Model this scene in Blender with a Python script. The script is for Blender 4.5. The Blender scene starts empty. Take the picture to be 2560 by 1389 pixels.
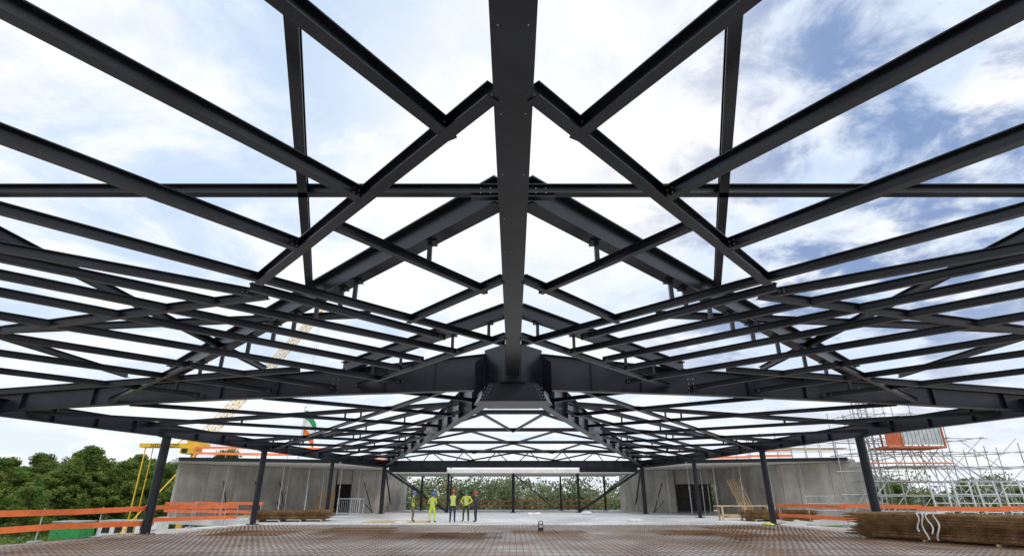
import bpy, math, random
from mathutils import Vector, Matrix
random.seed(11)
S=bpy.context.scene
COL=bpy.context.collection
E=1.55   # eye height
V=Vector

# ------------------------------------------------------------------ materials
def nmat(name,c1,c2,rough=.6,scale=3.0,metal=0.0,bump=0.0,detail=6,lo=.35,hi=.65,spec=.5,stretch=None,bscale=None):
    m=bpy.data.materials.new(name); m.use_nodes=True; nt=m.node_tree; b=nt.nodes['Principled BSDF']
    tc=nt.nodes.new('ShaderNodeTexCoord'); n=nt.nodes.new('ShaderNodeTexNoise'); n.inputs['Scale'].default_value=scale; n.inputs['Detail'].default_value=detail
    src=tc.outputs['Object']
    if stretch:
        mp=nt.nodes.new('ShaderNodeMapping'); mp.inputs['Scale'].default_value=stretch; nt.links.new(src,mp.inputs[0]); src=mp.outputs[0]
    nt.links.new(src,n.inputs['Vector'])
    r=nt.nodes.new('ShaderNodeValToRGB'); r.color_ramp.elements[0].position=lo; r.color_ramp.elements[1].position=hi
    r.color_ramp.elements[0].color=(*c1,1); r.color_ramp.elements[1].color=(*c2,1)
    nt.links.new(n.outputs['Fac'],r.inputs[0]); nt.links.new(r.outputs[0],b.inputs['Base Color'])
    b.inputs['Roughness'].default_value=rough; b.inputs['Metallic'].default_value=metal; b.inputs['Specular IOR Level'].default_value=spec
    if bump:
        n2=nt.nodes.new('ShaderNodeTexNoise'); n2.inputs['Scale'].default_value=bscale or scale*6; n2.inputs['Detail'].default_value=4
        nt.links.new(src,n2.inputs['Vector'])
        bp=nt.nodes.new('ShaderNodeBump'); bp.inputs['Strength'].default_value=bump; bp.inputs['Distance'].default_value=.02
        nt.links.new(n2.outputs['Fac'],bp.inputs['Height']); nt.links.new(bp.outputs[0],b.inputs['Normal'])
    return m
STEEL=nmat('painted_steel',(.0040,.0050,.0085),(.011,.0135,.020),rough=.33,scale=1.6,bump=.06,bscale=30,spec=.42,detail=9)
STEEL2=nmat('deck_steel',(.012,.013,.016),(.022,.023,.027),rough=.5,scale=2)
BOLT=nmat('bolt',(.30,.30,.31),(.5,.5,.51),rough=.35,metal=.7,scale=20)
GALV=nmat('galvanised',(.34,.35,.36),(.54,.55,.56),rough=.45,metal=.2,scale=4)
ALU=nmat('aluminium',(.48,.48,.49),(.68,.68,.69),rough=.4,metal=.3,scale=4)
def concmat():
    m=nmat('concrete_wall',(.46,.43,.385),(.66,.63,.58),rough=.85,scale=.7,bump=.25,bscale=9,detail=9); nt=m.node_tree; N=nt.nodes; b=N['Principled BSDF']
    r=[n for n in N if n.type=='VALTORGB'][0]; tc=[n for n in N if n.type=='TEX_COORD'][0]
    mp=N.new('ShaderNodeMapping'); mp.inputs['Scale'].default_value=(2,2,.5); nt.links.new(tc.outputs['Object'],mp.inputs[0])
    n=N.new('ShaderNodeTexNoise'); n.inputs['Scale'].default_value=.8; n.inputs['Detail'].default_value=7; nt.links.new(mp.outputs[0],n.inputs['Vector'])
    r2=N.new('ShaderNodeValToRGB'); r2.color_ramp.elements[0].position=.36; r2.color_ramp.elements[0].color=(.76,.74,.70,1); r2.color_ramp.elements[1].position=.6; r2.color_ramp.elements[1].color=(1,1,1,1); nt.links.new(n.outputs['Fac'],r2.inputs[0])
    x=N.new('ShaderNodeMix'); x.data_type='RGBA'; x.blend_type='MULTIPLY'; x.inputs[0].default_value=.8; nt.links.new(r.outputs[0],x.inputs[6]); nt.links.new(r2.outputs[0],x.inputs[7]); nt.links.new(x.outputs[2],b.inputs['Base Color'])
    return m
CONC=concmat()
CONCD=nmat('concrete_joint',(.16,.15,.14),(.24,.23,.21),rough=.9)
SLABM=nmat('slab_soffit',(.70,.69,.67),(.82,.81,.79),rough=.8,scale=1.2)
ORANGE=nmat('orange_plank_paint',(.70,.13,.035),(.88,.20,.055),rough=.6,scale=2.5,lo=.2,hi=.6)
RUST=nmat('rusty_rebar',(.12,.062,.03),(.27,.155,.08),rough=.85,scale=.8)
RUSTD=nmat('rusty_mesh_stack',(.12,.065,.024),(.36,.21,.09),rough=.85,scale=3)
WOOD=nmat('timber',(.42,.29,.15),(.62,.46,.27),rough=.7,scale=2,stretch=(1,1,6))
DARK=nmat('dark_void',(.01,.01,.011),(.03,.03,.032),rough=.8)
YEL=nmat('crane_yellow',(.72,.42,.02),(.85,.52,.04),rough=.45,scale=2)
WHITE=nmat('white_sheet',(.62,.62,.62),(.82,.82,.81),rough=.6,scale=3)
GREENC=nmat('green_container',(.02,.22,.06),(.03,.30,.08),rough=.5)
BARK=nmat('bark',(.05,.038,.026),(.11,.085,.06),rough=.9,scale=5)
def leafmat(name,a,b,cc,scale):
    m=nmat(name,a,b,rough=.6,scale=scale,detail=3,lo=.38,hi=.62); nt=m.node_tree; r=[n for n in nt.nodes if n.type=='VALTORGB'][0]
    e=r.color_ramp.elements.new(.74); e.color=(*cc,1)
    b=nt.nodes['Principled BSDF']; tr=nt.nodes.new('ShaderNodeBsdfTranslucent'); mx=nt.nodes.new('ShaderNodeMixShader'); mx.inputs[0].default_value=.4
    nt.links.new(r.outputs[0],tr.inputs[0]); nt.links.new(b.outputs[0],mx.inputs[1]); nt.links.new(tr.outputs[0],mx.inputs[2])
    nt.links.new(mx.outputs[0],[n for n in nt.nodes if n.type=='OUTPUT_MATERIAL'][0].inputs[0]); return m
LEAF=leafmat('leaves',(.08,.145,.022),(.19,.27,.045),(.34,.27,.06),.35)
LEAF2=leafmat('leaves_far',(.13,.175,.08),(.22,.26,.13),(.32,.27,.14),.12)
GRASS=nmat('meadow',(.05,.09,.02),(.12,.15,.05),rough=.95,scale=.08)

def floormat():
    m=bpy.data.materials.new('site_floor'); m.use_nodes=True; nt=m.node_tree; N=nt.nodes; Lk=nt.links; b=N['Principled BSDF']
    g=N.new('ShaderNodeTexCoord'); sx=N.new('ShaderNodeSeparateXYZ'); Lk.new(g.outputs['Object'],sx.inputs[0])
    def noise(sc,d=6,st=None):
        n=N.new('ShaderNodeTexNoise'); n.inputs['Scale'].default_value=sc; n.inputs['Detail'].default_value=d
        if st:
            mp=N.new('ShaderNodeMapping'); mp.inputs['Scale'].default_value=st; Lk.new(g.outputs['Object'],mp.inputs[0]); Lk.new(mp.outputs[0],n.inputs['Vector'])
        else: Lk.new(g.outputs['Object'],n.inputs['Vector'])
        return n
    def ramp(o,p0,c0,p1,c1):
        r=N.new('ShaderNodeValToRGB'); r.color_ramp.elements[0].position=p0; r.color_ramp.elements[0].color=(*c0,1); r.color_ramp.elements[1].position=p1; r.color_ramp.elements[1].color=(*c1,1); Lk.new(o,r.inputs[0]); return r
    base=ramp(noise(.55,8).outputs['Fac'],.35,(.60,.595,.58),.65,(.83,.825,.81))
    wet=ramp(noise(.23,5,(1,.6,1)).outputs['Fac'],.42,(0,0,0),.64,(1,1,1))
    rustn=ramp(noise(.45,7,(1,.5,1)).outputs['Fac'],.40,(0,0,0),.62,(1,1,1))
    fine=ramp(noise(9,3).outputs['Fac'],.3,(.6,.6,.6),.7,(1,1,1))
    yr=N.new('ShaderNodeMapRange'); yr.inputs['From Min'].default_value=34; yr.inputs['From Max'].default_value=27; Lk.new(sx.outputs['Y'],yr.inputs[0])
    mu=N.new('ShaderNodeMath'); mu.operation='MULTIPLY'; Lk.new(rustn.outputs[0],mu.inputs[0]); Lk.new(yr.outputs[0],mu.inputs[1])
    mu2=N.new('ShaderNodeMath'); mu2.operation='MULTIPLY'; Lk.new(mu.outputs[0],mu2.inputs[0]); mu2.inputs[1].default_value=.8
    m1=N.new('ShaderNodeMix'); m1.data_type='RGBA'; m1.blend_type='MULTIPLY'; m1.inputs[0].default_value=.5
    Lk.new(base.outputs[0],m1.inputs[6]); Lk.new(fine.outputs[0],m1.inputs[7])
    mg=N.new('ShaderNodeMath'); mg.operation='MULTIPLY'; Lk.new(wet.outputs[0],mg.inputs[0]); mg.inputs[1].default_value=.4
    m3=N.new('ShaderNodeMix'); m3.data_type='RGBA'; Lk.new(mg.outputs[0],m3.inputs[0]); Lk.new(m1.outputs[2],m3.inputs[6]); m3.inputs[7].default_value=(.38,.365,.335,1)
    m2=N.new('ShaderNodeMix'); m2.data_type='RGBA'; Lk.new(mu2.outputs[0],m2.inputs[0]); Lk.new(m3.outputs[2],m2.inputs[6]); m2.inputs[7].default_value=(.30,.19,.12,1)
    Lk.new(m2.outputs[2],b.inputs['Base Color'])
    rr=N.new('ShaderNodeMapRange'); rr.inputs['To Min'].default_value=.7; rr.inputs['To Max'].default_value=.35; Lk.new(wet.outputs[0],rr.inputs[0]); Lk.new(rr.outputs[0],b.inputs['Roughness'])
    return m
FLOOR=floormat()

# ------------------------------------------------------------------ mesh builder
def empty(name):
    o=bpy.data.objects.new(name,None); COL.objects.link(o); return o
class MB:
    def __init__(s): s.v=[]; s.f=[]; s.m=[]
    def add(s,vs,fs,mi=0):
        n=len(s.v); s.v+= [tuple(v) for v in vs]; s.f+=[tuple(i+n for i in f) for f in fs]; s.m+=[mi]*len(fs)
    def ext(s,p0,p1,prof,mi=0,up=V((0,0,1)),prof1=None):
        p0=V(p0);p1=V(p1); d=(p1-p0).normalized()
        if abs(d.dot(up))>.99: up=V((0,1,0))
        a=d.cross(up).normalized(); b=a.cross(d); n=len(prof); q=prof1 or prof
        vs=[p0+a*x+b*y for x,y in prof]+[p1+a*x+b*y for x,y in q]
        s.add(vs,[tuple(range(n))[::-1],tuple(range(n,2*n))]+[(i,(i+1)%n,(i+1)%n+n,i+n) for i in range(n)],mi)
    def ibeam(s,p0,p1,w,h,tf=.016,tw=.012,mi=0):
        a=w/2;t=tw/2
        s.ext(p0,p1,[(-a,0),(a,0),(a,tf),(t,tf),(t,h-tf),(a,h-tf),(a,h),(-a,h),(-a,h-tf),(-t,h-tf),(-t,tf),(-a,tf)],mi)
    def rect(s,p0,p1,w,h,mi=0,z=0): s.ext(p0,p1,[(-w/2,z),(w/2,z),(w/2,h+z),(-w/2,h+z)],mi)
    def tube(s,p0,p1,r,mi=0,n=6,r1=None):
        P=[(r*math.cos(2*math.pi*i/n),r*math.sin(2*math.pi*i/n)) for i in range(n)]; r1=r if r1 is None else r1
        s.ext(p0,p1,P,mi,prof1=[(r1*math.cos(2*math.pi*i/n),r1*math.sin(2*math.pi*i/n)) for i in range(n)])
    def box(s,x0,x1,y0,y1,z0,z1,mi=0):
        s.add([(x0,y0,z0),(x1,y0,z0),(x1,y1,z0),(x0,y1,z0),(x0,y0,z1),(x1,y0,z1),(x1,y1,z1),(x0,y1,z1)],[(0,3,2,1),(4,5,6,7),(0,1,5,4),(1,2,6,5),(2,3,7,6),(3,0,4,7)],mi)
    def prism(s,poly,z0,z1,mi=0):
        n=len(poly); s.add([(x,y,z0) for x,y in poly]+[(x,y,z1) for x,y in poly],[tuple(range(n))[::-1],tuple(range(n,2*n))]+[(i,(i+1)%n,(i+1)%n+n,i+n) for i in range(n)],mi)
    def plate(s,p0,p1,b0,t0,b1,t1,th,mi=0):
        p0=V((p0[0],p0[1],0));p1=V((p1[0],p1[1],0)); a=(p1-p0).normalized().cross(V((0,0,1)))*th/2
        z=lambda p,h:V((p.x,p.y,h))
        vs=[z(p0-a,b0),z(p0+a,b0),z(p1+a,b1),z(p1-a,b1),z(p0-a,t0),z(p0+a,t0),z(p1+a,t1),z(p1-a,t1)]
        s.add(vs,[(0,3,2,1),(4,5,6,7),(0,1,5,4),(1,2,6,5),(2,3,7,6),(3,0,4,7)],mi)
    def ball(s,c,r,mi=0,n=8,k=5,sc=(1,1,1)):
        vs=[];fs=[]
        for j in range(k+1):
            th=math.pi*j/k
            for i in range(n):
                ph=2*math.pi*i/n; vs.append((c[0]+r*sc[0]*math.sin(th)*math.cos(ph),c[1]+r*sc[1]*math.sin(th)*math.sin(ph),c[2]+r*sc[2]*math.cos(th)))
        for j in range(k):
            for i in range(n): fs.append((j*n+i,(j+1)*n+i,(j+1)*n+(i+1)%n,j*n+(i+1)%n))
        s.add(vs,fs,mi)
    def obj(s,name,mats,parent=None,smooth=False,loc=None):
        me=bpy.data.meshes.new(name); me.from_pydata(s.v,[],s.f)
        for m in (mats if isinstance(mats,(list,tuple)) else [mats]): me.materials.append(m)
        me.polygons.foreach_set('material_index',s.m)
        if smooth: me.polygons.foreach_set('use_smooth',[True]*len(s.f))
        me.update(); o=bpy.data.objects.new(name,me); COL.objects.link(o)
        if parent: o.parent=parent
        if loc: o.location=loc
        return o

# ------------------------------------------------------------------ roof frame
roof=empty('steel_roof_frame')
ZR=5.25
def zl(x,y=0): return ZR-.06*abs(x)            # underside of lower purlin layer
def zu(x): return ZR+.50-.045*abs(x)           # underside of upper rafters
m=MB(); m.box(-.2,.2,-6,17.9,ZR,ZR+.03); m.box(-.165,.165,-6,17.9,ZR+.032,ZR+.72); m.box(-.2,.2,-6,17.9,ZR+.722,ZR+.75)
for y in [i*1.15 for i in range(2,16)]:
    for sx in (-.13,.13): m.ball((sx,y,ZR-.002),.009,1,6,4)
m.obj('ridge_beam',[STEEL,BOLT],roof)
A=[((-1.88,3.09),(-.68,5.0)),((-3.98,3.12),(-1.99,6.23)),((-5.3,4.65),(-3.3,7.61)),((-2.56,6.97),(-.54,9.98)),((-6.52,6.06),(-.25,14.0)),
((-4.75,9.1),(-1.73,13.12)),((-7.41,7.1),(-4.85,9.4)),((-7.7,7.4),(-1.6,14.6)),((-8.8,8.8),(-3.4,16.2)),((-9.8,9.9),(-3.8,18.2)),((-10.8,11.1),(-6.1,18.5)),((-11.9,12.3),(-8.2,18.4)),((-13.4,13.6),(-10.6,18.4)),((-8.25,8.0),(-2.6,15.3))]
ext=[1,1,1,0,1,0,1,1,1,1,1,1,1,1]
B=[((-.2,4.35),(-4.49,8.86)),((-.2,9.39),(-2.35,11.57)),((-.2,13.3),(-5.3,18.4)),((-4.6,9.55),(-10.5,10.7)),((-6.2,15.6),(-16,16.2)),((-8.6,14.2),(-13.6,18.4))]
U=[((-.2,7.4),(-11.9,18.55),.28,.5),((-.2,13.1),(-5.9,18.55),.2,.36)]
UB=[((-8.5,5.5),(-8.5,18.4)),((.4,-3.9),(-4.6,11.35)),((-.2,7.3),(-15,7.3)),((-3.6,13.0),(-13,13.0)),((-13.2,10.5),(-13.2,18.4))]
def joint(m,p,d,w,h):
    d=V((d[0],d[1],0)).normalized(); a=d.cross(V((0,0,1)))
    q=V(p)-d*.02; m.plate((q-a*w*.5).to_2d(),(q+a*w*.5).to_2d(),q.z+.02,q.z+h-.005,q.z+.02,q.z+h-.005,.016)
    for k in (.07,.15):
        for z in (.3,.7):
            for o in (.02,-.02): m.ball(q-d*k+a*o+V((0,0,h*z)),.012,1,5,4)
def seg_int(a,b,c,d):
    a,b,c,d=map(V,(a,b,c,d)); r=b-a;q=d-c; den=r.x*q.y-r.y*q.x
    if abs(den)<1e-6: return None
    t=((c-a).x*q.y-(c-a).y*q.x)/den; u=((c-a).x*r.y-(c-a).y*r.x)/den
    return a+r*t if 0<=t<=1 and 0<=u<=1 else None
mp=MB(); mr=MB(); mu=MB(); mh=MB()
Aext=[]
for (a,b),e in zip(A,ext):
    a=V(a);b=V(b)
    if e:
        d=(b-a).normalized(); a=a-d*7
    Aext.append((a,b))
for s in (-1,1):
    f=lambda q,z:(q[0]*-s,q[1],z)
    for i,(a,b) in enumerate(Aext):
        w,h=(.14,.18) if i<3 else (.115,.15)
        mp.ibeam(f(a,zl(a[0])+.002),f(b,zl(b[0])+.002),w,h)
        joint(mp,f(b,zl(b[0])),(f(b,0)[0]-f(a,0)[0],b[1]-a[1]),w,h)
    for i,(a,b) in enumerate(B):
        w,h=(.155,.19) if i<1 else (.12,.16)
        mr.ibeam(f(a,zl(a[0])-.004),f(b,zl(b[0])-.004),w,h)
    for a,b,w,h in U:
        mu.ibeam(f(a,zu(a[0])),f(b,zu(b[0])),w,h,.03,.02)
        for aa,bb in Aext:
            q=seg_int(a,b,aa,bb)
            if q is not None and abs(q[0])>.5:
                zb=zl(q[0])+.15; zt=zu(q[0])
                mh.rect(f(q,zb),f(q,zt),.08,.08,0,-.04)
                mh.box(f(q,0)[0]-.12,f(q,0)[0]+.12,q[1]-.12,q[1]+.12,zt-.025,zt-.002)
    for i,(a,b) in enumerate(UB):
        mu.ibeam(f(a,ZR+.62 if i in (1,2) else zu(a[0])+.12),f(b,ZR+.62 if i in(1,2) else zu(b[0])+.12),.14,.165)
    mu.box(min(-s*.2,-s*.65),max(-s*.2,-s*.65),7.24,7.36,ZR+.56,ZR+.58)
    for k in (.35,.5):
        mu.ball((-s*k,7.2,ZR+.60),.010,1,6,4); mu.ball((-s*k,7.2,ZR+.68),.010,1,6,4)
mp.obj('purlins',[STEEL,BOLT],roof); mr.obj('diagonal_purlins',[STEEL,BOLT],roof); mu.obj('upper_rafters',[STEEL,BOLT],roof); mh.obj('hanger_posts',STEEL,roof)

HY=18.6
mg=MB()
def deep(p0,p1,b0,t0,b1,t1,fl=.3,n=6,th=.03):
    mg.plate(p0,p1,b0,t0,b1,t1,th)
    mg.ext((p0[0],p0[1],b0),(p1[0],p1[1],b1),[(-fl/2,-.03),(fl/2,-.03),(fl/2,-.002),(-fl/2,-.002)])
    mg.ext((p0[0],p0[1],t0),(p1[0],p1[1],t1),[(-fl/2,.002),(fl/2,.002),(fl/2,.03),(-fl/2,.03)])
    d=(V(p1)-V(p0)); L=d.length; d.normalize(); a=V((d.y,-d.x))
    for i in range(1,n):
        t=i/n; q=V(p0)+d*L*t; b=b0+(b1-b0)*t; tt=t0+(t1-t0)*t
        mg.plate(q+a*(fl/2-.01),q-a*(fl/2-.01),b+.005,tt-.005,b+.005,tt-.005,.02)
for s in (-1,1):
    deep((s*1.0,HY),(s*6.1,HY),E+3.36,E+4.55,E+3.2,E+4.0,n=3)
    deep((s*6.1,HY),(s*11.9,HY),E+3.2,E+4.0,E+2.95,E+3.58,n=3)
    deep((s*11.9,HY),(s*19,HY),E+2.95,E+3.58,E+2.58,E+3.05,n=3)
    deep((s*.75,19.5),(s*4.5,31.2),E+3.15,E+4.45,E+2.98,E+3.9,n=5,fl=.34)
    deep((s*4.5,31.2),(s*12,53.4),E+2.98,E+3.9,E+2.55,E+3.35,n=7,fl=.34)
    for (x,y) in ((1.15,HY),(6.1,HY),(11.9,HY)):
        for k in range(4):
            for o in (-.08,.08): mg.ball((s*x+o,y-.04,E+3.25+k*.15),.013,1,6,4)
def ring(w0,w1,z): return [(-w0,HY-.7,z),(w0,HY-.7,z),(w1,HY+.15,z),(w0*.8,HY+1.0,z),(-w0*.8,HY+1.0,z),(-w1,HY+.15,z)]
b0=ring(1.12,1.35,E+2.86); b1=ring(.8,1.0,E+3.45)
mg.add(b0+b1,[(5,4,3,2,1,0),(6,7,8,9,10,11)]+[(i,(i+1)%6,(i+1)%6+6,i+6) for i in range(6)])
mg.prism([(-.28,HY-.9),(.28,HY-.9),(1.0,HY-.06),(1.0,HY+.4),(.6,HY+1.1),(-.6,HY+1.1),(-1.0,HY+.4),(-1.0,HY-.06)],E+3.46,E+4.72)
for s in (-1,1):
    for k in range(5):
        for o in (0,.1): mg.ball((s*(1.02-k*.05-o),HY-.71,E+2.95+k*.1),.013,1,6,4)
    mg.plate((s*1.3,HY-.55),(s*1.0,HY-.1),E+3.0,E+4.2,E+3.4,E+4.5,.03)
eave=[(-19.5,9.5),(-17.3,18.6),(-15.85,25.5),(-14.95,34),(-13.9,44),(-12.1,53.6)]
for s in (-1,1):
    for i in range(len(eave)-1):
        a=(eave[i][0]*-s,eave[i][1]);b=(eave[i+1][0]*-s,eave[i+1][1]); top=E+3.0
        deep(a,b,E+2.5,top,E+2.5,top,n=4,fl=.28)
deep((-12.1,53.6),(12.1,53.6),E+2.45,E+3.0,E+2.45,E+3.0,n=14,fl=.3)
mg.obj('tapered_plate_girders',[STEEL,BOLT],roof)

# rear bays
mb=MB()
def clip(p,d,poly):
    t0,t1=-1e3,1e3; n=len(poly)
    ar=sum(poly[i][0]*poly[(i+1)%n][1]-poly[(i+1)%n][0]*poly[i][1] for i in range(n))
    for i in range(n):
        a=V(poly[i]);b=V(poly[(i+1)%n]); e=b-a; nn=V((-e.y,e.x))
        if ar<0: nn=-nn
        den=nn.dot(d); num=nn.dot(V(p)-a)
        if abs(den)<1e-9:
            if num<0: return None
            continue
        t=-num/den
        if den>0: t0=max(t0,t)
        else: t1=min(t1,t)
    return (V(p)+d*t0,V(p)+d*t1) if t1-t0>.5 else None
side=[(-.6,18.75),(-17.1,18.75),(-12.1,53.4)]
# underside of the rear purlins: meets the foot of the tapered girder at Y=18.6 and the eave girder outside
def zs(x,y):
    g=3.46-.048*abs(x)
    t=max(0,min(1,(y-HY)/35)); return E+g-.34*t
lowl=[];upl=[]
for k in range(12):
    c=clip((0,16+k*5.0),V((-.62,.78)).normalized(),side)
    if c: lowl.append(c)
for k in range(12):
    c=clip((-18,0+k*4.6),V((.70,.71)).normalized(),side)
    if c: lowl.append(c)
for k in range(5):
    c=clip((0,22+k*6.5),V((-.74,.67)).normalized(),side)
    if c: upl.append(c)
for k in range(4):
    c=clip((0,24.5+k*7.5),V((-1,0)),side)
    if c: upl.append(c)
for s in (-1,1):
    for a,b in lowl: mb.ibeam((a[0]*-s,a[1],zs(*a)),(b[0]*-s,b[1],zs(*b)),.11,.14)
    for a,b in upl:
        ho=lambda p:.14+.34*max(0,1-abs(p[0])/17)
        mb.ibeam((a[0]*-s,a[1],zs(*a)+ho(a)),(b[0]*-s,b[1],zs(*b)+ho(b)),.14,.18)
        for aa,bb in lowl:
            q=seg_int(a,b,aa,bb)
            if q is not None: mb.rect((q[0]*-s,q[1],zs(*q)+.13),(q[0]*-s,q[1],zs(*q)+ho(q)+.02),.07,.07,0,-.035)
def hw(y): return (y-HY)*12/35
rows=[(27.5,3.75),(33,3.5),(40,3.4),(47,3.25)]
for y,z in rows:
    mb.ibeam((-hw(y),y,E+z),(hw(y),y,E+z),.15,.2)
for (y0,z0),(y1,z1) in zip(rows,rows[1:]+[(53.6,3.05)]):
    n=2 if y1<45 else 3
    for i in range(n):
        x0=hw(y0)*(-1+2*(i+.5)/n); xa=hw(y1)*(-1+2*i/n); xb=hw(y1)*(-1+2*(i+1)/n)
        mb.ibeam((x0,y0,E+z0-.05),(xa,y1,E+z1-.05),.09,.12); mb.ibeam((x0,y0,E+z0-.06),(xb,y1,E+z1-.06),.09,.12)
for i in range(8):
    x=-10.5+i*3
    mb.tube((x-.9,53.4,E+3.0),(x,51.5,E+3.7),.045); mb.tube((x+.9,53.4,E+3.0),(x,51.5,E+3.7),.045)
mb.ibeam((-11.2,51.5,E+3.68),(11.2,51.5,E+3.68),.13,.16)
mb.obj('rear_bay_beams',STEEL,roof)

def column(x,y,top,r=.2,base=0.0):
    m=MB(); m.tube((x,y,base+.03),(x,y,top),r,0,16); m.box(x-.28,x+.28,y-.28,y+.28,base+.004,base+.035); m.box(x-.24,x+.24,y-.24,y+.24,top,top+.03)
    for i in (-1,1):
        for j in (-1,1): m.ball((x+i*.22,y+j*.22,base+.05),.03,1,6,4)
    m.obj('steel_column',[STEEL,BOLT],smooth=False)
for s in (-1,1):
    column(s*15.75,25.5,E+2.44,.19)
    column(s*14.95,34,E+2.44,.17)
    column(s*13.95,44,E+2.44,.15)
    column(s*12.05,53.6,E+2.38,.19)
    column(s*6.45,57.5,E+2.05,.12); column(s*10.4,66,E+2.05,.12)
column(0,57.5,E+2.05,.14); column(-7.1,66,E+2.05,.1); column(5.4,66,E+2.05,.1)
m=MB()
for s in (-1,1):
    m.tube((s*12,54.2,3.75),(s*6.5,57.0,.15),.11,0,10)
    m.tube((s*12.0,54,3.7),(s*12.9,62,.3),.08,0,8)
    m.tube((s*12.2,60,3.7),(s*8.2,66,.3),.06,0,8)
    m.box(min(s*6.4,s*12),max(s*6.4,s*12),55.2,55.5,E+2.07,E+2.5)
m.tube((.2,57.5,3.4),(4.4,64,.3),.05,0,8)
m.obj('diagonal_bracing',STEEL)

# ------------------------------------------------------------------ ground, floor, concrete
m=MB(); m.box(-900,900,-300,1500,-5.2,-4.5); m.obj('ground',GRASS)
m=MB(); m.prism([(-24,-8),(24,-8),(25.5,24.5),(22.6,26.2),(17.3,30),(16,36),(17.5,41),(29,44.5),(29,68),(-27.6,68),(-27.5,45.6),(-17.5,40),(-15.9,36),(-16.2,33.5),(-17.6,28.0),(-16.1,26.1),(-17.6,18.6),(-22,6)],-.45,0)
m.obj('concrete_floor_slab',FLOOR)
m=MB(); m.prism([(-21,-6),(21,-6),(21,22),(15,34),(24,46),(24,64),(-24,64),(-25,47),(-14.5,38),(-15,26)],-4.5,-.452); m.obj('lower_storey',CONC)

def wall(m,p0,p1,z0,z1,th=.25,joints=True):
    m.plate(p0,p1,z0,z1,z0,z1,th,0)
    if joints:
        a=V(p0);b=V(p1); L=(b-a).length; d=(b-a)/L; n=V((d.y,-d.x))
        k=2.4
        while k<L-.5:
            for sg in (-1,1):
                q=a+d*k+n*sg*(th/2+.003); m.plate(q-d*.015,q+d*.015,z0+.01,z1-.02,z0+.01,z1-.02,.006,1)
            k+=2.4
        k=.8
        while k<L:
            for z in (.7,2.0,3.2):
                for sg in (-1,1):
                    if z0+z<z1: m.ball(tuple(a+d*k+n*sg*(th/2))+(z0+z,),.035,1,6,4,(1,1,1))
            k+=1.2
def sideblock(s,name):
    blk=empty(name); m=MB(); X=lambda x:x*-s
    W=[((-27,46.2),(-20.5,55.5)),((-20.5,55.5),(-17.6,57.2)),((-16.2,58),(-12.9,60)),((-12.9,60),(-12.6,68)),((-27,46.2),(-27,64))]
    if s>0:
        W=[((-26.8,43.6),(-22.2,47.5)),((-22.2,47.5),(-20.2,57.8)),((-16.2,58),(-12.9,60)),((-12.9,60),(-12.6,68)),((-26.8,43.6),(-27.8,64))]
    for a,b in W: wall(m,(X(a[0])*1,a[1]),(X(b[0])*1,b[1]),0,3.93)
    m.obj('walls',[CONC,CONCD],blk)
    m=MB(); 
    a=(-20.2,57.6) if s>0 else (-17.5,57.25)
    wall(m,(X(a[0]),a[1]+.1),(X(-16.3),58.1),2.6,3.92,.24,False); m.obj('lintel',[CONC,CONCD],blk)
    m=MB(); m.box(min(X(-21.5),X(-13.2)),max(X(-21.5),X(-13.2)),63,63.3,0,3.9); m.obj('rear_wall',CONCD,blk)
    m=MB(); poly=[(X(-25.2),43.2),(X(-14.2),46.5),(X(-12.5),54.5),(X(-12.2),67.5),(X(-27.5),65),(X(-27.4),45.6)]
    if s>0: poly=poly[::-1]
    m.prism(poly,3.96,4.2); m.obj('roof_slab',SLABM,blk)
    m=MB(); m.ibeam((X(-25.3),43.0,3.96),(X(-14.1),46.3,3.96),.18,.27); m.ibeam((X(-14.0),46.3,3.96),(X(-12.3),54.3,3.96),.18,.27); m.obj('edge_beam',STEEL,blk)
sideblock(-1,'concrete_side_building'); sideblock(1,'concrete_side_building')
m=MB(); m.box(-11.8,11.8,56,67,3.58,3.92); m.obj('rear_canopy_slab',SLABM)
m=MB(); m.box(-18.3,-16.7,54.4,54.5,.02,1.9,0); m.box(-18.3,-18.2,54.35,54.39,.02,2.1,0); m.box(-16.8,-16.7,54.35,54.39,.02,2.1,0); m.obj('plywood_panel',WOOD)

def prop(x,y,h):
    m=MB(); m.tube((x,y,.02),(x,y,h*.55),.04,0,8); m.tube((x,y,h*.55),(x,y,h-.02),.03,0,8); m.tube((x,y,h*.52),(x,y,h*.58),.055,0,8)
    m.box(x-.08,x+.08,y-.08,y+.08,.003,.02); m.box(x-.08,x+.08,y-.08,y+.08,h-.02,h-.003)
    m.obj('shoring_prop',ALU)
for s in (-1,1):
    for x,y in [(-23,46.2),(-21,46.8),(-19,47.4),(-16.8,47.8),(-22,50),(-19.6,51),(-16.8,51.5),(-15,50),(-18,54),(-14.5,54),(-14.2,57)]:
        prop(x*-s+random.uniform(-.3,.3),y+random.uniform(-.3,.3),3.96)
    for x,y in [(-24.6,49),(-23.0,51.5),(-21.6,53.4),(-15,58.2)]:
        m=MB(); q=V((x*-s,y)); nrm=V((.8 if s<0 else -.8,-.6))
        m.tube((q.x,q.y,2.7),(q.x+nrm.x*1.6,q.y+nrm.y*1.6,.03),.045,0,8); m.tube((q.x,q.y,1.0),(q.x+nrm.x*1.55,q.y+nrm.y*1.55,.06),.035,0,8)
        m.box(q.x+nrm.x*1.6-.12,q.x+nrm.x*1.6+.12,q.y+nrm.y*1.6-.12,q.y+nrm.y*1.6+.12,.004,.03); m.obj('wall_brace',STEEL2)

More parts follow.
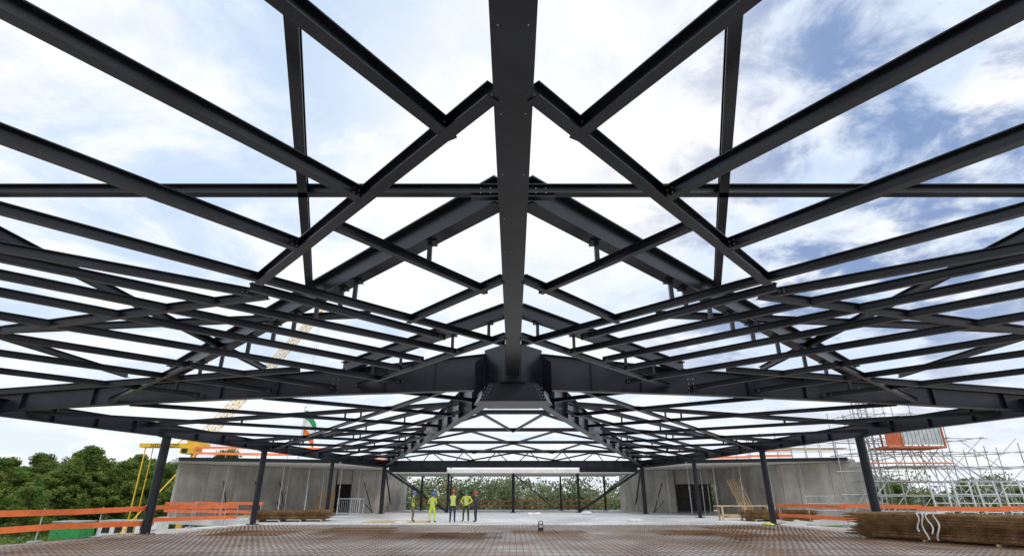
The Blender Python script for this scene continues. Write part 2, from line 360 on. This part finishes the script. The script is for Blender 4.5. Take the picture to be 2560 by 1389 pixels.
# ------------------------------------------------------------------ guard rails
def rail(pts,name='orange_guard_rail',z=0,hs=(.45,1.0),post=2.4,ph=.18,mat=None):
    m=MB()
    for i in range(len(pts)-1):
        a=V(pts[i]);b=V(pts[i+1]); L=(b-a).length; d=(b-a)/L; n=V((d.y,-d.x))
        k=0
        nb=max(1,round(L/3.9))
        for h in hs:
            for j in range(nb):
                p0=a+d*(L*j/nb-.12); p1=a+d*(L*(j+1)/nb+.12); dz=random.uniform(-.05,.05); off=n*(.05+.035*(j%2))
                m.rect((p0.x+off.x,p0.y+off.y,z+h-.09+dz),(p1.x+off.x,p1.y+off.y,z+h-.09+random.uniform(-.05,.05)),.03,ph,0)
        while k<=L:
            q=a+d*k; m.tube((q.x,q.y,z),(q.x+random.uniform(-.04,.04),q.y,z+1.12),.022,1,6); m.box(q.x-.16,q.x+.16,q.y-.16,q.y+.16,z+.003,z+.06,1); k+=post
    m.obj(name,[mat or ORANGE,GALV])
rail([(-21.5,8),(-17.35,18.8),(-15.95,26)],ph=.2)
rail([(-17.2,28.2),(-15.9,33.6)])
rail([(-17.4,40.4),(-27.2,45.8)])
rail([(16.1,35.5),(17.3,30.6),(22.3,26.6),(25,24.8)])
rail([(-11,67.6),(11,67.6)],hs=(.5,1.0),ph=.12)
rail([(-12,64),(12,64)],z=3.93,hs=(.95,),ph=.14)
rail([(-26,46.2),(-14.6,48.5)],z=4.21,hs=(.5,1.0)); rail([(-20,62),(-13,63)],z=4.21,hs=(.5,1.0))
rail([(14,52),(24,49)],z=4.21,hs=(.5,1.0))

# ------------------------------------------------------------------ rebar
m=MB(); y0,y1=14.5,33
def xe(y): return 15.2 if y>25 else 15.4+(25-y)*.18
x=-16.5
while x<16.5:
    dy=random.uniform(-.8,.3); j=random.uniform(-.012,.012); m.box(x+j-.006,x+j+.006,y0,y1+dy if abs(x)<14.2 else 25,.046,.057); x+=.2
y=y0
while y<y1:
    e=xe(y); m.box(-e+random.uniform(0,.5),e-random.uniform(0,.5),y-.006,y+.006,.035,.0455); y+=.45+random.uniform(-.02,.02)
for i in range(12):
    cx=random.uniform(-13,11);cy=random.uniform(18,29)
    for k in range(16): m.box(cx+k*.2,cx+k*.2+.012,cy,cy+3.2,.062,.073)
    for k in range(7): m.box(cx-.1,cx+3.1,cy+k*.5,cy+k*.5+.012,.074,.084)
m.obj('rebar_mat',RUST)
def pile(cx,cy,ang,L,W,n,name='rebar_mesh_stack'):
    m=MB()
    for k in range(n):
        ox=random.uniform(-.22,.22)*1.3; oy=random.uniform(-.1,.1); z=.12+k*.034+random.uniform(0,.006)
        for i in range(int(W/.15)+1): m.box(-L/2+ox,L/2+ox,-W/2+i*.15+oy-.006,-W/2+i*.15+oy+.006,z,z+.013)
        for i in range(int(L/.15)+1): m.box(-L/2+i*.15+ox-.006,-L/2+i*.15+ox+.006,-W/2+oy,W/2+oy,z+.014,z+.025)
    for i in range(4): m.box(-L/2+.4+i*(L-.8)/3-.05,-L/2+.4+i*(L-.8)/3+.05,-W/2,W/2,.0,.115,1)
    o=m.obj(name,[RUSTD,WOOD]); o.location=(cx,cy,.004); o.rotation_euler=(0,0,ang); return o
pile(15.95,20.5,math.radians(-62),7.2,2.6,24)
pile(-14.4,38.6,math.radians(12),4.6,2.4,16)
pile(17.4,38.8,math.radians(-8),4.2,2.4,16)
m=MB()
ux,uy=.47,-.883; nx,ny=-.883,-.47
for j,(so,ln) in enumerate(((-.22,.60),(-.05,.84),(.14,.66),(.34,.86))):
    fx,fy=14.42+ux*so,20.62+uy*so
    pts=[(fx-nx*.6,fy-ny*.6,.985),(fx+nx*.12,fy+ny*.12,.985)]
    for t in range(1,11):
        a=t/10; o=.14+.04*math.sin(a*7+j); l=.08*math.sin(a*6+j*1.7); pts.append((fx+nx*o+ux*l,fy+ny*o+uy*l,.985-ln*a))
    for a,b in zip(pts,pts[1:]): m.ext(a,b,[(-.024,-.005),(.024,-.005),(.024,.005),(-.024,.005)],0,V((nx,ny,.3)))
m.obj('lifting_strap',WHITE)

# ------------------------------------------------------------------ small site things
def sack(x,y,mat,sc=1):
    m=MB(); random.seed(int(x*10)+5)
    for i in range(5): m.ball((x+random.uniform(-.35,.35)*sc,y+random.uniform(-.15,.15)*sc,.06*sc),.2*sc,0,9,6,(1.4,.8,.35+random.random()*.5))
    m.obj('plastic_sack',mat,smooth=True)
sack(-6.6,34.4,WHITE,.9); sack(7.9,38,WHITE,.9); sack(14.3,33,nmat('yellow_sack',(.45,.5,.05),(.6,.62,.1)),.7); sack(6.4,52,WHITE,1.2); sack(1.8,50,WHITE,1.1)
m=MB()
bx,by=1.25,27
m.box(bx-.12,bx+.12,by-.08,by+.08,.03,.36); m.box(bx-.09,bx+.09,by-.095,by-.082,.2,.33,1); m.tube((bx-.09,by,.36),(bx-.09,by,.46),.015); m.tube((bx+.09,by,.36),(bx+.09,by,.46),.015); m.tube((bx-.1,by,.46),(bx+.1,by,.46),.018)
m.obj('portable_work_lamp',[DARK,GALV])
m=MB()
for i in range(2): m.box(13.6,17.2,39+i*.45,39.38+i*.45,.86,.93)
for xx in (13.9,15.4,16.9):
    for yy in (39.05,39.75): m.box(xx-.05,xx+.05,yy-.05,yy+.05,.0,.86)
    m.box(xx-.04,xx+.04,39.1,39.7,.3,.38)
m.obj('timber_trestle_table',WOOD)
m=MB()
for k in range(6): m.rect((18.4+k*.22,46.8+k*.1,.0),(18.1+k*.2,48.8,2.6+.3*random.random()),.14,.04)
for k in range(5): m.box(-21+k*.3,-17.5+k*.2,44.6,44.8,.02+k*.06,.07+k*.06)
for k in range(4): m.box(16,19.5,44+k*.25,44.2+k*.25,.02,.08+.05*k)
m.obj('timber_planks',WOOD)
def fence(x0,x1,y):
    m=MB(); m.tube((x0,y,.05),(x0,y,1.3),.03); m.tube((x1,y,.05),(x1,y,1.3),.03); m.tube((x0,y,1.3),(x1,y,1.3),.03); m.tube((x0,y,.2),(x1,y,.2),.03)
    k=x0
    while k<x1: m.tube((k,y,.2),(k,y,1.3),.012,0,4); k+=.16
    m.obj('barrier_fence',GALV)
fence(-14.4,-12.6,48); fence(-12.9,-11.9,46.5)
m=MB(); m.box(-9.3,-5.3,36.2,39.2,.004,.03); m.obj('plywood_sheet',nmat('ply',(.55,.36,.16),(.7,.52,.3),scale=1))
m=MB(); m.tube((20,46,.04),(20,46,.75),.17,0,12,.03); m.box(19.78,20.22,45.78,46.22,.003,.04); m.obj('traffic_cone',ORANGE)

m=MB()
for k in range(9):
    x=24.2+k*1.0; y=33.5-k*.5
    m.tube((x,y,-1.2),(x+.35,y+.6,2.3),.05,0,6); m.tube((x+.7,y-.3,-1.2),(x+1.05,y+.3,2.3),.05,0,6)
    for j in range(8):
        t=j/7.5; m.tube((x+.35*t,y+.6*t,-1.2+3.5*t),(x+.7+.35*t,y-.3+.6*t,-1.2+3.5*t),.03,0,5)
m.obj('aluminium_formwork_panels',ALU)
m=MB()
for k in range(20):
    x=22+k*.9; m.tube((x,44,0),(x,44,1.5),.025,0,5)
for z in (.5,1.0,1.5): m.tube((22,44,z),(40,44,z),.025,0,5)
m.obj('steel_hand_rail',GALV)

# ------------------------------------------------------------------ scaffold with hoist
m=MB(); rnd=random.Random(4)
xs=[26.2,28.2,30.2,32.4,35.0,37.6,39.8]; ys=[42,44,46.2]
tops=dict(zip(xs,(8.2,8.8,8.8,7.0,5.6,4.6,3.6)))
for x in xs:
    for y in ys: m.tube((x,y,-4.5),(x+.05,y,tops[x]+rnd.uniform(-.9,.7)),.038,0,6)
for z in [-2.5,-.5,.5,1.5,2.5,3.5,4.5,5.5,7.3]:
    for y in ys:
        xx=[x for x in xs if tops[x]>z]
        if len(xx)>1: m.tube((xx[0]-.4,y,z),(xx[-1]+.5,y,z),.032,0,5)
    for x in xs:
        if tops[x]>z: m.tube((x,ys[0]-.3,z+.05),(x,ys[-1]+.3,z+.05),.03,0,5)
for i in range(len(xs)-1):
    for z in (-2.5,-.5,1.5,3.5,5.5):
        if tops[xs[i+1]]>z+1.0:
            m.tube((xs[i],ys[0]-.04,z),(xs[i+1],ys[0]-.04,z+2),.03,0,5)
            if rnd.random()<.6: m.tube((xs[i+1],ys[1],z),(xs[i],ys[1],z+2),.03,0,5)
for k in range(9): m.tube((30+k*.35,43,4.6),(31.0+k*1.3,40.5,-4.5),.032,0,5)
for z in (1.5,3.5): m.box(28.2,32.2,42.1,46,z+.06,z+.1,1)
m.box(26.0,32.4,41.9,41.93,3.7,3.8,2)
m.obj('tube_scaffold',[GALV,WOOD,ORANGE])
m=MB(); hx=-2.9
def hb(x0,x1,*a): m.box(x0+hx,x1+hx,*a)
hb(30.3,34.6,41.2,43.6,4.75,4.9,1)
for x in (30.3,31.4,34.5):
    for y in (41.2,43.5): hb(x,x+.1,y,y+.1,4.9,6.9,1)
hb(30.32,34.6,41.17,41.27,6.8,6.9,1)
hb(31.55,34.45,41.22,41.26,5.0,6.75,2); hb(30.45,31.35,41.24,41.27,4.92,6.3,1); hb(30.3,34.65,41.15,43.7,6.91,6.98,0)
for k in range(10): hb(31.6+k*.3,31.63+k*.3,41.18,41.215,5.0,6.75,0)
for x in (29.3,29.9):
    for y in (42.2,42.8): m.tube((x+hx,y,-4.5),(x+hx,y,10),.05,0,6)
for k in range(24):
    z=-4.4+k*.6; m.tube((29.3+hx,42.2,z),(29.9+hx,42.2,z+.6),.025,0,4); m.tube((29.3+hx,42.8,z+.6),(29.9+hx,42.8,z),.025,0,4); m.tube((29.3+hx,42.2,z),(29.9+hx,42.2,z),.025,0,4)
m.obj('construction_hoist',[GALV,nmat('hoist_orange',(.45,.09,.03),(.55,.14,.05)),nmat('hoist_sheet',(.42,.45,.47),(.58,.6,.62))])
m=MB()
for k in range(7):
    x=18.5+k*1.15
    for yy in (44.6,47): m.tube((x,yy,4.2),(x,yy,5.9+rnd.uniform(-.3,.6)),.03,0,5)
for z in (4.9,5.4):
    for yy in (44.6,47): m.tube((18,yy,z),(27,yy,z),.03,0,5)
m.box(18.3,26.5,44.8,46.8,5.0,5.06,1)
for k in range(4): m.tube((27.4,43.2,k*1.3),(29,43,k*1.3+.4),.03,0,5)
for x in (24.6,27.2,27.9): m.tube((x,43,0),(x,43,5.6),.03,0,5)
for z in (1.6,3.2): m.tube((24.3,43,z),(29,43,z),.03,0,5)
m.tube((24.6,42.95,0),(27.2,42.95,3.2),.03,0,5)
m.obj('roof_edge_scaffold',[GALV,WOOD])

# ------------------------------------------------------------------ crane, flags, cabins
cr=empty('mobile_crane')
m=MB()
def lattice(p0,p1,w0,w1,n,r=.06):
    p0=V(p0);p1=V(p1); d=(p1-p0).normalized(); a=d.cross(V((0,1,0))).normalized(); b=a.cross(d)
    cs=[(-1,-1),(1,-1),(1,1),(-1,1)]
    P=lambda t,c:p0.lerp(p1,t)+a*c[0]*(w0+(w1-w0)*t)/2+b*c[1]*(w0+(w1-w0)*t)/2
    for c in cs: m.tube(P(0,c),P(1,c),r,0,5)
    for i in range(n):
        for j in range(4):
            c0=cs[j];c1=cs[(j+1)%4]; m.tube(P(i/n,c0),P((i+1)/n,c1),r*.55,0,4)
            m.tube(P(i/n,c0),P(i/n,c1),r*.55,0,4)
base=(-35.2,62,6.1); tip=(-28.7,75,25.6)
lattice(base,tip,1.0,.8,24,.05)
t=V(tip); m.tube(t+V((-.1,0,.3)),t+V((.2,0,.3)),.6,0,12); m.ball(t+V((.5,0,.5)),.45,0,10,6,(1,.4,1)); m.tube(t+V((-.5,-.2,-.4)),t+V((.9,-.2,.9)),.08)
m.obj('lattice_boom',YEL,cr)
m=MB()
m.box(-40.2,-33.2,60.6,61.8,6.35,6.75); m.box(-35.6,-34.2,60.4,62.2,5.7,6.34); m.box(-35.4,-34.8,60.3,60.39,5.8,6.2,1); m.box(-35.2,-34.2,60.7,62.3,6.76,7.1,0)
m.tube((-36.5,61.2,6.8),(-35.2,61.2,7.8),.07); m.tube((-35.2,61.2,7.8),(-33.6,61.2,6.8),.07)
m.tube((-39.6,60.8,-4.5),(-39.6,60.8,6.35),.07); m.tube((-39.3,61.6,-4.5),(-39.3,61.6,6.35),.05)
m.tube((-33.9,60.5,5.7),(-31.6,44,-4.4),.06)
m.tube((-34.6,61.4,5.7),(-34.6,61.4,-4.5),.3,0,10)
m.obj('superstructure',[YEL,DARK],cr)
m=MB()
for k in range(4):
    a=V((-35.2+k*.3,61.5,7.1)); m.tube(a,V(tip)+V((-.3+.1*k,0,.3)),.02,2,4)
m.tube(V(tip)+V((.4,0,-.2)),(-28.2,75,6),.025,2,4); m.tube(V(tip)+V((.7,0,-.2)),(-27.9,75,6),.025,2,4)
m.obj('hoist_ropes',[DARK,DARK,GALV],cr)
cu=bpy.data.curves.new('txt','FONT'); cu.body='NEDERHOFF'; cu.size=.50; cu.extrude=.005; cu.space_character=1.12
to=bpy.data.objects.new('lettering',cu); COL.objects.link(to); to.location=(-39.0,60.58,6.37); to.rotation_euler=(math.pi/2,0,0); cu.materials.append(DARK); to.parent=cr
def flag(x,y,z,cols,w=1.5,h=3.4):
    fl=empty('flag'); m=MB(); m.tube((x,y,-4.5),(x,y,z+.3),.06,0,8); m.ball((x,y,z+.35),.1); m.obj('pole',ALU,fl)
    m=MB(); n=14; k=len(cols); vs=[]
    for j in range(k*4+1):
        for i in range(n+1):
            u=i/n; vv=j/(k*4)
            vs.append((x+.08+w*u*.6+.06*math.sin(vv*9),y+.22*math.sin(u*7+vv*3),z-h*vv*.8-u*u*1.8-.1))
    for j in range(k*4):
        for i in range(n):
            a=j*(n+1)+i; m.f.append((a,a+1,a+n+2,a+n+1)); m.m.append(j//4)
    m.v=vs; m.obj('cloth',[nmat('flag_c%d'%i,c,tuple(q*1.15 for q in c)) for i,c in enumerate(cols)],fl,smooth=True)
flag(-28.4,75,12.4,[(.02,.28,.10),(.75,.75,.75),(.75,.17,.03)],2.8,4.4)
def cabin(x,y,mat,n=4,w=8.4):
    p=empty('site_cabin'); m=MB(); m.box(x,x+w,y,y+3,-4.48,-1.9)
    m.box(x-.05,x+w+.05,y-.05,y+3.05,-1.898,-1.75,1); m.box(x-.05,x+w+.05,y-.05,y,-4.49,-4.3,1)
    for i in range(n): 
        xx=x+.7+i*(w-1.2)/n; m.box(xx,xx+1.1,y-.03,y-.004,-3.4,-2.3,2); m.box(xx-.07,xx+1.17,y-.02,y-.002,-3.47,-3.402,1)
    m.obj('body',[mat,GALV,DARK],p)
cabin(-59.5,85,WHITE); cabin(-63.8,82,GREENC,0,4)
cabin(9.2,150,WHITE,3,9)

# ------------------------------------------------------------------ trees
def leafquads(m,c,r,n,sz,rng,sq=(1,1,1),mi=0):
    for _ in range(n):
        d=V((rng.gauss(0,1),rng.gauss(0,1),rng.gauss(0,1))).normalized()*(r*rng.random()**.45)
        p=V(c)+V((d.x*sq[0],d.y*sq[1],d.z*sq[2])); nn=V((rng.gauss(0,1),rng.gauss(0,1)-.5,rng.gauss(.6,1))).normalized()
        a=nn.orthogonal().normalized(); a=Matrix.Rotation(rng.random()*6.3,3,nn)@a; b=nn.cross(a); s=sz*rng.uniform(.6,1.3)
        k=len(m.v); m.v+=[tuple(p-a*s),tuple(p+b*s*.6),tuple(p+a*s),tuple(p-b*s*.6)]; m.f.append((k,k+1,k+2,k+3)); m.m.append(mi)
def treemesh(seed,H,R,nl):
    rng=random.Random(seed); m=MB(); m.tube((0,0,0),(rng.uniform(-.3,.3),0,H*.62),.32,1,8,.12)
    cl=[]
    for i in range(64):
        z=H*rng.uniform(.2,.97); t=(z/H-.2)/.77; rr=R*math.sin(math.pi*min(1,.24+t*.74))**.7*rng.uniform(.35,1.12); an=rng.random()*6.28
        c=V((rr*math.cos(an),rr*math.sin(an),z)); cl.append(c)
        if i%3==0: m.tube((0,0,max(H*.2,z*.6)),c,.09,1,5,.02)
    for c in cl: leafquads(m,c,R*rng.uniform(.15,.30),nl,.18,rng,(1,1,.7))
    return m
protos=[]
for i,(H,R) in enumerate(((12.4,4.4),(11.0,4.8),(13.0,4.2),(9.6,3.6))):
    o=treemesh(i+3,H,R,140).obj('deciduous_tree',[LEAF,BARK]); protos.append(o)
rng=random.Random(9)
first=[True]*4
def put(i,x,y,sc):
    if first[i]: o=protos[i]; first[i]=False
    else: o=bpy.data.objects.new('deciduous_tree',protos[i].data); COL.objects.link(o)
    o.location=(x,y,-4.5); o.rotation_euler=(0,0,rng.random()*6.3); o.scale=(sc*1.15,sc*1.15,sc)
for i in range(30):
    u=-1.04+i/29*.50; y=rng.uniform(94,112)
    put(i%4,u*y*1.02,y,rng.uniform(.88,1.12)*(1.0 if u<-.66 else .82))
for i in range(14): put(rng.randrange(3),-116+i*4.6,rng.uniform(114,126),rng.uniform(1.0,1.22))
for i in range(6): put(i%4,-97+i*5.2,84+rng.uniform(-3,3),.66)
for i in range(10): put(i%4,62+i*8,rng.uniform(108,126),rng.uniform(.6,.85))
m=MB(); rng=random.Random(5)
for i in range(240):
    x=rng.uniform(-150,190); y=rng.uniform(128,170)-abs(x)*.05
    if i>180: x=rng.uniform(-42,48)
    H=rng.uniform(7.5,12.0)*(y/140)
    m.tube((x,y,-4.5),(x,y,-4.5+H*.6),.25,1,5,.1)
    for k in range(6):
        leafquads(m,(x+rng.uniform(-2.6,2.6),y+rng.uniform(-2,2),-4.5+H*rng.uniform(.2,.82)),H*rng.uniform(.15,.24),85,.36,rng,(1.25,1.2,.9))
m.obj('distant_tree_row',[LEAF2,BARK])
m=MB(); rng=random.Random(6)
for i in range(170):
    y=rng.uniform(66,96); leafquads(m,(y*rng.uniform(-1.05,-.76),y,-4.3),rng.uniform(.9,1.7),50,.17,rng,(1.6,1.6,.9))
m.obj('shrubs',LEAF)

# ------------------------------------------------------------------ workers
SKIN=nmat('skin',(.45,.25,.17),(.52,.30,.21),rough=.5); HV=nmat('hi_vis_yellow',(.50,.64,.03),(.62,.74,.06),rough=.6); REF=nmat('reflective_tape',(.5,.5,.5),(.62,.62,.62),rough=.3)
NAVY=nmat('navy_cloth',(.015,.022,.05),(.03,.04,.08),rough=.85); KHAKI=nmat('khaki_cloth',(.13,.10,.055),(.2,.16,.09),rough=.85); OLIVE=nmat('olive_cloth',(.04,.05,.03),(.07,.08,.05),rough=.85); BOOT=nmat('boots',(.03,.02,.015),(.06,.045,.03))
BLU=nmat('helmet_blue',(.02,.15,.55),(.03,.2,.62),rough=.3); RED=nmat('helmet_red',(.6,.02,.02),(.7,.04,.03),rough=.3); GRN=nmat('helmet_green',(.02,.2,.08),(.03,.26,.1),rough=.3); HAIR=nmat('hair',(.04,.025,.015),(.08,.05,.03)); LIPS=nmat('lips',(.35,.12,.1),(.4,.15,.12))
def worker(x,y,rot,helmet,top,sleeve,pants,h=1.78,arms=None,stance=.12,lean=0):
    P=empty('construction_worker')
    aL,aR=arms or (((-.27,-.02,1.16),(-.25,.1,.92)),((.27,-.02,1.16),(.25,.1,.92)))
    vs=[(0,0,.96,.135),(0,.0,1.15,.13),(0,0,1.34,.155),(0,.0,1.48,.055),(0,.01,1.55,.052),(0,.03,1.64,.098),(0,.02,1.74,.085)]
    ed=[(0,1),(1,2),(2,3),(3,4),(4,5),(5,6)]
    for sgn,(el,wr) in ((-1,aL),(1,aR)):
        k=len(vs); vs+=[(sgn*.18,0,1.42,.07),(*el,.048),(*wr,.033)]; vs.append((*(V(wr)+(V(wr)-V(el)).normalized()*.07),.03))
        ed+=[(2,k),(k,k+1),(k+1,k+2),(k+2,k+3)]
    for sgn in (-1,1):
        k=len(vs); fy=.06*sgn*(stance>.13)
        vs+=[(sgn*.1,0,.88,.098),(sgn*(stance-.01),.03+fy,.5,.068),(sgn*stance,fy,.1,.05),(sgn*(stance+.03),fy+.15,.045,.042)]
        ed+=[(0,k),(k,k+1),(k+1,k+2),(k+2,k+3)]
    me=bpy.data.meshes.new('t'); me.from_pydata([v[:3] for v in vs],ed,[]); o=bpy.data.objects.new('t',me); COL.objects.link(o)
    sk=o.modifiers.new('s','SKIN'); sk.use_smooth_shade=True; ss=o.modifiers.new('b','SUBSURF'); ss.levels=3; ss.render_levels=3
    for i,v in enumerate(vs):
        q=me.skin_vertices[0].data[i]; q.radius=(v[3],v[3]*(.72 if i in (1,2) else 1)); q.use_root=(i==0)
    dg=bpy.context.evaluated_depsgraph_get(); nm=bpy.data.meshes.new_from_object(o.evaluated_get(dg)); bpy.data.objects.remove(o)
    for mm in (SKIN,top,sleeve,pants,BOOT,REF,HAIR): nm.materials.append(mm)
    for pl in nm.polygons:
        c=pl.center; r=abs(c.x)
        armd=9
        for el,wr in (aL,aR):
            hd=V(wr)+(V(wr)-V(el)).normalized()*.05; armd=min(armd,(c-hd).length)
        pl.use_smooth=True
        isarm=False
        for el,wr in (aL,aR):
            for a,b,tol in ((V((math.copysign(.2,el[0]),0,1.42)),V(el),.072),(V(el),V(wr)+(V(wr)-V(el))*.5,.062)):
                t=max(0,min(1,(c-a).dot(b-a)/(b-a).length_squared))
                if (c-(a+(b-a)*t)).length<tol and (r>.18 or c.y>.12): isarm=True
        if c.z>1.5: mi=6 if (c.y<-.02 and c.z>1.6) else 0
        elif armd<.07: mi=0
        elif isarm: mi=2
        elif c.z>.93: mi=5 if (1.08<c.z<1.13 or (.09<r<.13 and c.z>1.13)) and top is HV else 1
        elif c.z>.13: mi=5 if (pants is HV and .3<c.z<.37) else 3
        else: mi=4
        pl.material_index=mi
    b=bpy.data.objects.new('body',nm); COL.objects.link(b); b.parent=P
    m=MB()
    for el,wr in (aL,aR):
        d=(V(wr)-V(el)).normalized(); q=V(wr)+d*.09
        sdv=V((0,1,0)) if abs(d.y)<.7 else V((1,0,0))
        for i,l in enumerate((.06,.075,.08,.07)):
            p0=q+sdv*(.02*i-.03); p1=p0+d*l*.5; p2=p1+d*l*.4+V((-.02 if el[0]>0 else .02,0,0)); m.tube(p0,p1,.0095,0,6,.009); m.tube(p1,p2,.009,0,6,.006)
        p0=V(wr)+d*.03+sdv*.03; m.tube(p0,p0+d*.05+sdv*.03,.011,0,6,.008)
    m.ball((0,.125,1.645),.018,0,6,5,(1,1.2,1.5)); m.ball((-.035,.112,1.675),.012,2,6,4); m.ball((.035,.112,1.675),.012,2,6,4); m.box(-.025,.025,.105,.118,1.598,1.606,3)
    m.ball((-.098,.02,1.66),.022,0,6,5,(.5,1,1.4)); m.ball((.098,.02,1.66),.022,0,6,5,(.5,1,1.4))
    vsn=[];n=14
    for j in range(6):
        th=math.pi/2*j/5
        for i in range(n):
            ph=2*math.pi*i/n; vsn.append((.118*math.cos(ph)*math.cos(th),.02+.135*math.sin(ph)*math.cos(th),1.695+.125*math.sin(th)))
    m.add(vsn,[(j*n+i,j*n+(i+1)%n,(j+1)*n+(i+1)%n,(j+1)*n+i) for j in range(5) for i in range(n)],1)
    m.add([(.128*math.cos(2*math.pi*i/n),.02+(.145+(.05 if math.sin(2*math.pi*i/n)>.5 else 0))*math.sin(2*math.pi*i/n),z) for z in (1.685,1.698) for i in range(n)],[tuple(range(n))[::-1],tuple(range(n,2*n))]+[(i,(i+1)%n,(i+1)%n+n,i+n) for i in range(n)],1)
    m.obj('head_details',[SKIN,helmet,DARK,LIPS],P,smooth=True)
    P.location=(x,y,.005); P.rotation_euler=(lean,0,rot); P.scale=(h/1.8,)*3
R=math.radians
bent=(((-.30,-.02,1.17),(-.12,.2,1.08)),((.30,-.02,1.17),(.12,.2,1.08)))
hips=(((-.38,-.06,1.2),(-.2,.1,1.02)),((.38,-.06,1.2),(.2,.1,1.02)))
worker(-6.3,36.9,R(-75),BLU,HV,KHAKI,KHAKI,1.8,bent)
worker(-4.95,35.9,R(-20),BLU,HV,HV,HV,1.72,bent,.16)
worker(-3.72,36.1,R(5),RED,HV,NAVY,NAVY,1.86,None,.13)
worker(-3.02,37.6,R(165),GRN,HV,HV,OLIVE,1.84,hips,.15)
worker(-2.32,36.6,R(80),RED,NAVY,OLIVE,NAVY,1.78,bent)

# ------------------------------------------------------------------ world & sun
w=bpy.data.worlds.new('World'); S.world=w; w.use_nodes=True; nt=w.node_tree; N=nt.nodes; Lk=nt.links
bg=N['Background']; el=R(48); ro=R(150)
sky=N.new('ShaderNodeTexSky'); sky.sky_type='NISHITA'; sky.sun_disc=False; sky.sun_elevation=el; sky.sun_rotation=ro
Lk.new(sky.outputs[0],bg.inputs[0]); bg.inputs[1].default_value=.12
tc=N.new('ShaderNodeTexCoord'); sp=N.new('ShaderNodeSeparateXYZ'); Lk.new(tc.outputs['Generated'],sp.inputs[0])
def mth(op,a,b=None,c=None):
    n=N.new('ShaderNodeMath'); n.operation=op
    for i,q in enumerate((a,b,c)):
        if q is None: continue
        if isinstance(q,(int,float)): n.inputs[i].default_value=q
        else: Lk.new(q,n.inputs[i])
    return n.outputs[0]
zz=mth('MAXIMUM',sp.outputs['Z'],0.0); zz=mth('ADD',zz,.22)
cx=mth('DIVIDE',sp.outputs['X'],zz); cy=mth('DIVIDE',sp.outputs['Y'],zz)
cb=N.new('ShaderNodeCombineXYZ'); Lk.new(cx,cb.inputs[0]); Lk.new(cy,cb.inputs[1])
def nz(sc,det,off,dist=0.0,rough=.55):
    mp=N.new('ShaderNodeMapping'); mp.inputs['Location'].default_value=off; Lk.new(cb.outputs[0],mp.inputs[0])
    n=N.new('ShaderNodeTexNoise'); n.inputs['Scale'].default_value=sc; n.inputs['Detail'].default_value=det; n.inputs['Distortion'].default_value=dist; n.inputs['Roughness'].default_value=rough
    Lk.new(mp.outputs[0],n.inputs['Vector']); return n.outputs['Fac']
def smooth(v,a,b):
    r=N.new('ShaderNodeMapRange'); r.interpolation_type='SMOOTHSTEP'; r.inputs['From Min'].default_value=a; r.inputs['From Max'].default_value=b; Lk.new(v,r.inputs[0]); return r.outputs[0]
def lobe(d,a,b):
    d=V(d).normalized(); vm=N.new('ShaderNodeVectorMath'); vm.operation='DOT_PRODUCT'; Lk.new(tc.outputs['Generated'],vm.inputs[0]); vm.inputs[1].default_value=d
    return smooth(vm.outputs['Value'],a,b)
n1=nz(2.0,9,(3.1,1.2,0),.4,.6); n2=nz(4.2,8,(7,2,0),.3,.6); n3=nz(.9,5,(1,9,0))
def mixc(f,a,b):
    m_=N.new('ShaderNodeMix'); m_.data_type='RGBA'
    if isinstance(f,float): m_.inputs[0].default_value=f
    else: Lk.new(f,m_.inputs[0])
    for i,q in ((6,a),(7,b)):
        if isinstance(q,tuple): m_.inputs[i].default_value=(*q,1)
        else: Lk.new(q,m_.inputs[i])
    return m_.outputs[2]
cl=mixc(smooth(n1,.38,.60),(.62,.76,.95),(1.05,1.06,1.08))
cl=mixc(mth('MULTIPLY',smooth(n2,.50,.70),.4),cl,(.58,.71,.93))
dk=mth('MULTIPLY',mth('MAXIMUM',lobe((.56,.80,.50),.88,.975),mth('MULTIPLY',lobe((.85,.72,.80),.91,.98),.85)),smooth(mth('ADD',mth('MULTIPLY',n1,.5),mth('MULTIPLY',n2,.5)),.45,.56))
cl=mixc(mth('MULTIPLY',dk,.93),cl,(.20,.31,.56))
cl=mixc(mth('MULTIPLY',lobe((.08,.85,.62),.9,.99),mth('SUBTRACT',1.0,mth('MULTIPLY',n2,.8))),cl,(1.12,1.10,1.06))
hz=smooth(sp.outputs['Z'],.32,.02)
cl=mixc(mth('MULTIPLY',hz,.55),cl,(.95,.97,1.0))
bc=N.new('ShaderNodeBackground'); Lk.new(cl,bc.inputs[0]); bc.inputs[1].default_value=1.08
mx=N.new('ShaderNodeMixShader'); Lk.new(mth('ADD',mth('MULTIPLY',n3,.12),.87),mx.inputs[0]); Lk.new(bg.outputs[0],mx.inputs[1]); Lk.new(bc.outputs[0],mx.inputs[2])
Lk.new(mx.outputs[0],N['World Output'].inputs[0])
sd=V((math.sin(ro)*math.cos(el),math.cos(ro)*math.cos(el),math.sin(el)))
l=bpy.data.lights.new('sun','SUN'); l.energy=1.5; l.angle=R(16); l.color=(1,.96,.9); lo=bpy.data.objects.new('sun',l); COL.objects.link(lo); lo.rotation_euler=sd.to_track_quat('Z','Y').to_euler()

cam=bpy.data.cameras.new('camera'); co=bpy.data.objects.new('camera',cam); COL.objects.link(co); S.camera=co
co.location=(0,0,E); co.rotation_euler=(R(90+21.9),0,0); cam.sensor_width=36; cam.lens=36*1350/2560; cam.shift_x=-3/2560; cam.clip_end=3000
S.view_settings.view_transform='Standard'; S.view_settings.look='None'; S.view_settings.exposure=0
